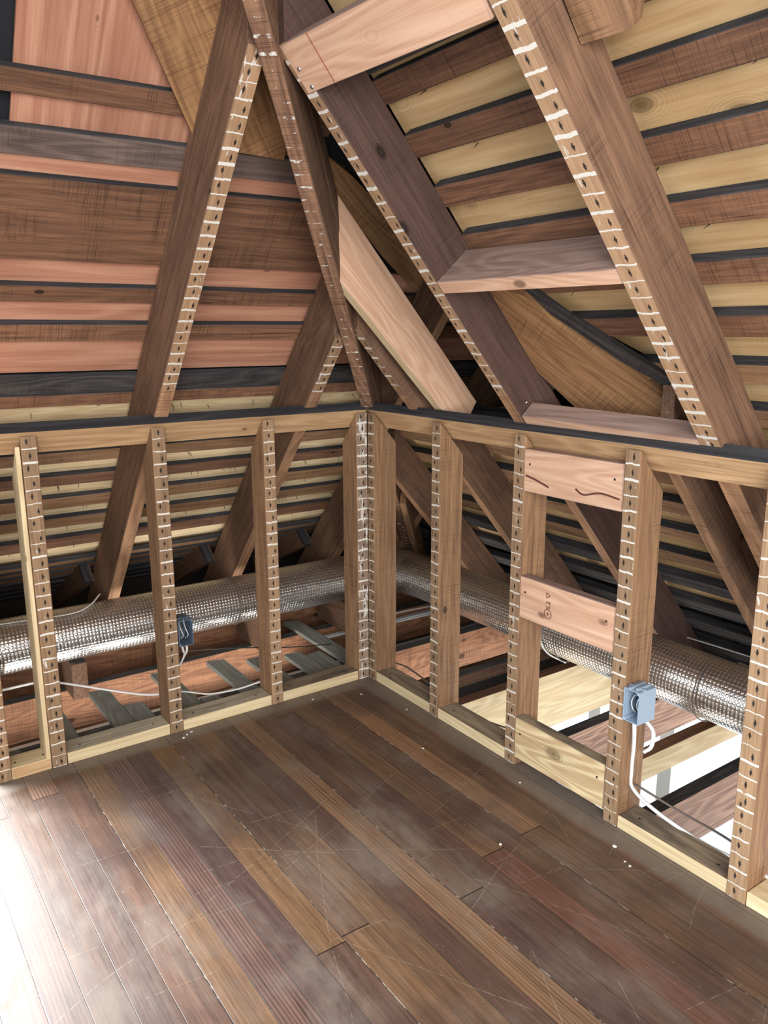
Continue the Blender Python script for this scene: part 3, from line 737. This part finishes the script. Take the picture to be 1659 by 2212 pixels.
# ================================================================== FLOOR JOISTS BEYOND THE WALLS
GJ = 'floor joists beyond the knee walls'
def joist(y, x0, x1, z0, z1, mat, label, w=.05, top=None):
    o = board('joist', (x0, y, (z0+z1)/2), (x1, y, (z0+z1)/2), (0, -1, 0), z1-z0, w, dict(default=mat, sideA=top or M['dust'], sideB=mat), wob=.002)
    return tag(o, label, 'joist', GJ, 'thing')
Z0, Z1 = -.195, -.021
joist(.645, -3.2, 1.22, Z0, Z1, M['joist'], 'knotty brown joist running along behind the left wall')
joist(1.02, -3.2, 1.22, Z0, Z1+.01, M['joist'], 'orange-brown joist under the duct, farthest out on the left')
joist(.20, -3.2, 1.22, Z0, Z1, M['joist'], 'broad brown joist meeting the right corner post bay')
joist(-.115, .10, 1.22, -.20, -.06, M['raf'], 'dark joist in shadow behind the first right wall stud')
joist(-.385, .10, 1.22, -.27, -.021, M['pine'], 'cream plywood faced joist with nail holes, brightly lit from below', top=M['skip'])
joist(-.79, .10, 1.22, -.20, -.03, M['grain'], 'joist with swirling raised grain behind the wide pine block', top=M['char_shade'])
joist(-1.06, .10, 1.22, -.11, -.021, M['pine'], 'pale pine joist with a red knot behind the blue-grey box', top=M['skip'])
joist(-1.29, .10, 1.22, -.20, -.021, M['grain'], 'rough brown joist with a charred top under the box cables', top=M['char_shade'])
joist(-1.66, .10, 1.22, -.20, -.021, M['joist'], 'joist behind the stud at the right edge')
joist(-2.0, .10, 1.22, -.20, -.021, M['joist'], 'joist nearest the camera beyond the right wall')
tag(box_between('white_strip', (-3.0, .605, -.215), (1.2, .64, -.203), M['white'], axis='x'), 'white strip added for the bright slot under the knotty joist', 'strip', kind='thing')  # white strip standing in for light through the slot below the joist
tag(box_between('white_strip', (.1, .60, -.06), (1.2, .63, -.05), M['white'], axis='x'), 'white strip beside the duct behind the right corner post', 'strip', kind='thing')
bx('ceiling', (-3.2, .66, -.235), (-.02, 1.62, -.222), M['pinedirty'], label='outer part of the old ceiling of the room below')
bx('ceiling', (-3.2, -.2, -.235), (-.02, .27, -.222), M['pinedirty'], label='old lath and plaster ceiling of the room below, seen between the joists')
bx('ceiling', (-.02, .20, -.235), (1.2, 1.62, -.222), M['pinedirty'], label='old ceiling of the room below beyond the corner')
tag(box_between('ledger', (.12, -.04, -.20), (1.22, -.0, -.16), M['plate'], axis='x'), 'narrow brown ledger strip along the foot of the broad joist', 'ledger', kind='thing')
tag(box_between('flat_duct', (.30, -.34, -.20), (1.18, -.15, -.09), M['darkduct'], axis='x'), 'dark flat metal duct lying between two joists', 'duct', kind='thing')
# blocks across the joists and the duct props
for i, (x, lab) in enumerate(((-.585, 'cross block behind the dark electrical box'), (-.16, 'cross block between two joists under the duct middle'), (.34, 'cross block under the duct elbow'))):
    tag(box_between('cross_block', (x, .70, -.19), (x+.045, .97, -.03), M['joist'], axis='y'), lab, 'block', 'cross blocks between the outer joists', 'thing')
for x, lab in ((-1.03, 'stubby block propping the duct behind the left stud'), (-.20, 'rounded block propping the duct behind the second stud'), (.245, 'rounded worn block propping the duct behind the left corner post')):
    tag(box_between('duct_prop', (x-.03, .52, -.019), (x+.03, .80, .132), dict(default=M['raf'], front=M['dust']), axis='y'), lab, 'block', 'blocks propping the duct', 'thing')
# cut-off floorboard ends sticking out past the left wall
GF = 'cut-off grey floorboard ends past the left wall'
fb = [(-1.36, .20, 'short grey board end at the far left'), (-1.29, .12, 'stubby grey board end beside the left stud'), (-1.165, .42, 'grey board end with a slanted tip right of the left stud'), (-.965, .53, 'long grey board end in the middle of the left bay'), (-.888, .335, 'short wide grey board end beside the long one'), (-.81, .14, 'very short grey board end left of the dark box stud'),
      (-.70, .56, 'long grey board end right of the dark box stud'), (-.62, .22, 'short grey board end in the second bay'), (-.455, .545, 'long dark board end left of the third stud'), (-.375, .16, 'short dark board end behind the third stud'), (-.30, .47, 'dark board end right of the third stud'), (-.22, .15, 'stubby dark board end in the last bay'), (-.14, .42, 'notched dark board end near the corner post'), (-.06, .36, 'dark board end closest to the corner post')]
for x, y1, lab in fb:
    c = random.uniform(-.015, .03)
    P = [Vector((x-.037, .0, 0)), Vector((x+.037, .0, 0)), Vector((x+.037, y1-c, 0)), Vector((x-.037, y1+c*.3, 0))]
    P = [p+Vector((0, .093, -.001)) if p.y < .01 else p+Vector((0, 0, -.001)) for p in P]
    o = poly_plate('floorboard_end', P, (0, 0, 1), .018, M['greyboard'], (0, 1, 0)); tag(o, lab, 'board', GF, 'thing')
P = [Vector((-.02, .73, .0)), Vector((.05, .76, .0)), Vector((.20, .19, .0)), Vector((.13, .16, .0))]
P = [Vector((.01, .78, .004)), Vector((.085, .76, .004)), Vector((.075, .10, .004)), Vector((.0, .10, .004))]
tag(poly_plate('floorboard_end', P, (0, 0, 1), .016, M['greyboard'], (0, 1, 0)), 'loose dark plank leaning toward the left corner post', 'board', GF, 'thing')
# joists seen beyond the duct on the right: new sistered blocks
tag(box_between('cross_block', (.95, -.56, -.02), (1.0, -.10, .03), M['joist'], axis='y'), 'far brown cross piece beyond the duct on the right', 'block', kind='thing')
tag(poly_plate('gusset', [Vector((.93, -1.02, -.02)), Vector((.93, -1.30, -.02)), Vector((.93, -1.30, .20)), Vector((.93, -1.06, .20))], (-1, 0, 0), .02, M['ply'], (0, 1, 0)), 'pale new board standing behind the duct near the right rafter foot', 'board', kind='thing')
tag(box_between('eave_plate', (1.02, -4.2, -.02), (1.12, 1.1, .03), M['raf'], axis='y'), 'dark eave plate at the feet of the right rafters', 'plate', kind='thing')
tag(box_between('eave_plate', (-3.2, 1.04, -.01), (1.1, 1.14, .03), M['raf'], axis='x'), 'dark eave plate at the feet of the left rafters', 'plate', kind='thing')

# ================================================================== DUCT
def arc():
    pts = [Vector((-3.0, .56, .245)), Vector((-1.5, .56, .247))]
    for i in range(9): pts.append(Vector((-1.3+i*.2, .56, .25)))
    R = .16; cx, cy = .53-R, .56-R
    pts = [p for p in pts if p.x < cx-.05]
    for i in range(9):
        a = math.pi/2*(1-i/8); pts.append(Vector((cx+R*math.cos(a), cy+R*math.sin(a), .255)))
    for i in range(22): pts.append(Vector((.53+.01*math.sin(i*.3), cy-.12-i*.2, .262+.0006*i)))
    return pts
def rf(L, a):
    return 1+.018*mnoise.noise(Vector((L*3, math.cos(a), math.sin(a))))+.03*mnoise.noise(Vector((L*11, 2*math.cos(a), 2*math.sin(a))))*max(0, 1-abs(L-3.45)/.5)
duct = tube('insulated_duct', arc(), .104, M['foil'], n=56, uv=True, rf=rf)
tag(duct, 'shiny bubble-foil wrapped round duct turning the corner behind the walls', 'duct', kind='thing')
def band(c, axis, r, lab):
    pts = []
    for i in range(33):
        a = 2*math.pi*i/32
        pts.append(c+(Vector((0, math.cos(a), math.sin(a))) if axis == 'x' else Vector((math.cos(a), 0, math.sin(a))))*r)
    x = tube('tie_band', pts, .0022, M['cable_dark'], duct, n=5, sm=False); x['label'] = lab
band(Vector((-.36, .56, .25)), 'x', .1065, 'dark tie band'); band(Vector((.53, -1.22, .264)), 'y', .1065, 'dark tie band')
band(Vector((.53, -.62, .262)), 'y', .1065, 'thin dark tie band')

# ================================================================== ELECTRICAL BOXES AND CABLES
def ebox(name, c, axis, mat, label):
    """open 1-gang box; c = front top corner nearest the stud; opening faces the room"""
    root = empty(name, c); tag(root, label, 'electrical box', kind='thing')
    W, D, Hh, t = .052, .072, .096, .0025
    def pt(w, d, h):   # w away from the stud, d into the wall, h up
        return (Vector((w, d, h)) if axis == 'x' else Vector((d, -w, h)))
    def b_(nm, a, b, m=mat, bev=.0008):
        lo = pt(*a); hi = pt(*b); l2 = Vector(map(min, lo, hi)); h2 = Vector(map(max, lo, hi)); bm = bmesh.new()
        bmesh.ops.create_cube(bm, size=1, matrix=Matrix.Translation((l2+h2)/2) @ Matrix.Diagonal((*(h2-l2), 1)))
        me = bpy.data.meshes.new(nm); bm.to_mesh(me); bm.free(); me.materials.append(m); return link(nm, me, root)
    bm = bmesh.new()
    def add(a, b):
        lo = pt(*a); hi = pt(*b); l2 = Vector(map(min, lo, hi)); h2 = Vector(map(max, lo, hi))
        bmesh.ops.create_cube(bm, size=1, matrix=Matrix.Translation((l2+h2)/2) @ Matrix.Diagonal((*(h2-l2), 1)))
    add((0, 0, 0), (t, D, Hh)); add((W-t, 0, 0), (W, D, Hh)); add((t, 0, 0), (W-t, D, t)); add((t, 0, Hh-t), (W-t, D, Hh)); add((t, D-t, t), (W-t, D, Hh-t))
    add((t, .0, t), (t+.006, .05, t+.007)); add((W-t-.006, 0, Hh-t-.007), (W-t, .05, Hh-t))
    me = bpy.data.meshes.new('shell'); bm.to_mesh(me); bm.free(); me.materials.append(mat); link('shell', me, root)
    bm = bmesh.new()
    add((W*.30, .0, Hh), (W*.42, D*.9, Hh+.006)); add((W*.62, 0.01, Hh), (W*.74, D*.9, Hh+.006)); add((-.0, .022, Hh), (W, .028, Hh+.004))
    me = bpy.data.meshes.new('nail_bracket'); bm.to_mesh(me); bm.free(); me.materials.append(mat); link('nail_bracket', me, root)
    for off in (.018, .028, .036):
        pts = [pt(off, .05, Hh*.85), pt(off-.004, .020, Hh*.62), pt(off+.003, .016, Hh*.35), pt(off+.001, .045, Hh*.12)]
        tube('wire', pts, .0016, M['cable'] if off != .028 else M['cable_black'], root, n=6)
    for hh in (.006, Hh-.006):
        x = disc('screw_tab', Vector(c)+pt(W/2, .001, hh), pt(0, -1, 0), .0045, .003, mat, root)
    return root
bpy.context.view_layer.update()
ebox('electrical_box', (-.007, -1.285, .345), 'y', M['box'], 'blue-grey plastic electrical box on the right wall stud, wires inside')
ebox('electrical_box', (-.806, -.004, .322), 'x', M['box2'], 'dark slate electrical box on the left wall stud, wires inside')
bpy.context.view_layer.update()
def cable(pts, r, mat, label, flat=.6, group='cables beyond the walls'):
    return tag(tube('cable', pts, r, mat, n=8, flat=flat), label, 'cable', group, 'thing')
# left side
cable([(-1.75, .14, .32), (-1.45, .13, .265), (-1.26, .12, .262), (-1.19, .12, .243), (-1.0, .12, .16), (-.9, .12, .12), (-.83, .12, .105)], .0065, M['cable'], 'thick white cable hanging in the left bay beside the left stud')
cable([(-.83, .115, .105), (-.76, .115, .096), (-.67, .115, .062), (-.60, .118, .05), (-.52, .12, .045), (-.40, .13, .05), (-.30, .2, .02)], .005, M['cable'], 'thin white cable curving behind the dark box stud to the third stud')
cable([(-.785, .04, .322), (-.775, .05, .285), (-.765, .07, .255), (-.785, .09, .20), (-.80, .105, .12)], .0045, M['cable'], 'white cable leaving the bottom of the dark box, front one')
cable([(-.765, .05, .322), (-.757, .06, .28), (-.762, .08, .245), (-.79, .10, .18), (-.81, .11, .12)], .0045, M['cable'], 'white cable leaving the bottom of the dark box, rear one')
cable([(-.70, .50, .10), (-.55, .48, .09), (-.35, .40, .08), (-.18, .36, .055), (.02, .34, .03)], .0035, M['cable_black'], 'thin black cable crossing behind the third stud')
cable([(-1.8, .58, .355), (-1.25, .52, .352), (-1.05, .50, .35), (-.97, .53, .358), (-.90, .62, .37)], .004, M['cable'], 'thin white cable lying on top of the duct at the left')
# right side
cable([(.40, .50, -.005), (.30, .40, -.01), (.18, .10, .0), (.16, -.05, .02), (.13, -.25, .025), (.12, -.40, .01), (.14, -.55, -.005), (.20, -.72, -.015), (.21, -.86, -.01), (.15, -.98, .03), (.12, -1.08, -.02), (.14, -1.2, -.02)], .0045, M['cable_dark'], 'brown cable winding past the first right wall studs')
cable([(.30, .56, -.02), (.55, .57, .0), (.80, .57, -.01), (.95, .50, .0), (.85, .42, .005), (.70, .48, -.01), (.30, .54, -.035)], .006, M['cable'], 'white cable doubled back behind the first right wall stud')
cable([(.02, -1.305, .345), (.03, -1.30, .30), (.045, -1.29, .24), (.05, -1.285, .17), (.055, -1.29, .11), (.08, -1.36, .06), (.10, -1.50, .03), (.09, -1.64, .045), (.08, -1.9, .05)], .006, M['cable'], 'white cable running from the blue-grey box down to the floor', flat=.9)
cable([(.04, -1.325, .345), (.06, -1.34, .31), (.065, -1.335, .26), (.06, -1.315, .235)], .006, M['cable'], 'white cable loop under the blue-grey box', flat=.9)
cable([(.05, -1.30, .13), (.10, -1.42, .085), (.13, -1.55, .06), (.12, -1.70, .04), (.1, -1.9, .03)], .0045, M['cable_dark'], 'brown cable crossing the bright window gap')
cable([(.33, -1.66, -.015), (.40, -1.56, -.01), (.42, -1.52, -.012)], .004, M['cable_dark'], 'dark cable end with a white connector at the bright gap')
tag(tube('connector', [(.42, -1.52, -.012), (.435, -1.495, -.012)], .012, M['white'], n=10, sm=False), 'small white connector over the bright gap', 'connector', kind='thing')
cable([(.455, -.50, .36), (.43, -.53, .28), (.44, -.57, .20), (.50, -.62, .155)], .003, M['cable'], 'thin white string hanging over the duct on the right', flat=1)
cable([(1.0, .2, .24), (.9, -.3, .20), (.95, -.7, .22), (.95, -1.2, .24)], .004, M['cable'], 'thin white cable in the dark under the right eave')
# little ties on the box cable
for z in (.235, .125):
    pass
bpy.context.view_layer.update()
for o in [o for o in C.objects if o.name.startswith('bottom_plate')]:
    bb = [o.matrix_world @ Vector(c) for c in o.bound_box]
    lo = Vector(map(min, *bb)); hi = Vector(map(max, *bb)); long_x = (hi.x-lo.x) > (hi.y-lo.y)
    for k, f_ in enumerate((.14, .86)):
        p = Vector((lo.x+(hi.x-lo.x)*(f_ if long_x else .4), lo.y+(hi.y-lo.y)*(.4 if long_x else f_), .0405))
        disc('nail_head', p, (0, 0, 1), .0038, .001, M['nail'], o)
for o in [o for o in C.objects if o.name.startswith('blocking') and o.get('group', '').startswith('new blocks')]:
    z = o.matrix_world.translation.z
    for y_ in (-.885, -1.205): disc('nail_head', Vector((-.0022, y_, z+.02)), (-1, 0, 0), .0036, .001, M['nail'], o)
bpy.context.view_layer.update()
# crumbs of plaster on the floor
for i, (x, y) in enumerate(((-.81, -.035), (-.79, -.025), (-.83, -.05), (-.075, -1.34), (-.11, -1.42), (-.105, -1.40), (-.05, -.33), (-.12, -.12), (-.30, -.05), (-.06, -.95), (-.33, -1.15), (-.18, -.6))):
    bm = bmesh.new(); bmesh.ops.create_icosphere(bm, subdivisions=1, radius=.004+.003*random.random())
    for v in bm.verts: v.co *= random.uniform(.6, 1.2); v.co.z *= .5
    me = bpy.data.meshes.new('plaster_crumb'); bm.to_mesh(me); bm.free(); me.materials.append(M['plaster'])
    o = link('plaster_crumb', me); o.location = (x, y, .001); tag(o, 'crumb of white plaster on the floor boards', 'debris', 'plaster crumbs on the floor', 'thing')

# ================================================================== LIGHT
def area(name, loc, target, sx, sy, power, col=(1, 1, 1), spread=180):
    l = bpy.data.lights.new(name, 'AREA'); l.shape = 'RECTANGLE'; l.size = sx; l.size_y = sy; l.energy = power; l.color = col; l.spread = math.radians(spread)
    o = bpy.data.objects.new(name, l); C.objects.link(o); o.location = loc
    o.rotation_euler = (Vector(target)-Vector(loc)).to_track_quat('-Z', 'Y').to_euler(); return o
area('dormer_window_light', (-2.08, .60, .85), (-1.95, -.9, .2), 1.2, 1.1, 155, (.88, .95, 1), 120)
area('rear_fill_light', (-2.2, -4.4, 1.5), (-.3, -.3, 1.5), 2.2, 1.6, 185, (1, .985, .96))  # fill added behind the camera for overall brightness
area('room_below_window_light', (1.2, -1.3, -.95), (.2, -.4, .3), 2.6, 1.2, 42, (.95, .98, 1))
area('room_below_fill', (-.7, .02, -1.25), (-.5, .55, .2), 2.4, .7, 42, (1, .97, .93), 120)  # fill added under the joists to brighten duct and joist faces
wd = bpy.data.worlds.new('World'); bpy.context.scene.world = wd; wd.use_nodes = True
nt = wd.node_tree; bg = nt.nodes['Background']; bg.inputs[0].default_value = (.80, .90, 1, 1); bg.inputs[1].default_value = 1.35

# ================================================================== CAMERA
cam = bpy.data.cameras.new('Camera'); co = bpy.data.objects.new('Camera', cam); C.objects.link(co)
yaw, pit, rol, f = .6091, -.219, -.0031, 1740.26
fw = Vector((math.sin(yaw)*math.cos(pit), math.cos(yaw)*math.cos(pit), math.sin(pit)))
r0 = Vector((math.cos(yaw), -math.sin(yaw), 0)); u0 = r0.cross(fw)
rr = r0*math.cos(rol)+u0*math.sin(rol); uu = -r0*math.sin(rol)+u0*math.cos(rol)
m = Matrix((rr, uu, -fw)).transposed().to_4x4(); m.translation = (-1.7424, -2.6084, 1.4037); co.matrix_world = m
cam.sensor_fit = 'VERTICAL'; cam.sensor_height = 24; cam.lens = f/2212*24; cam.clip_start = .02
bpy.context.scene.camera = co
vs = bpy.context.scene.view_settings; vs.view_transform = 'Standard'; vs.look = 'None'; vs.exposure = 0.0; vs.gamma = 1; vs.use_curve_mapping = False
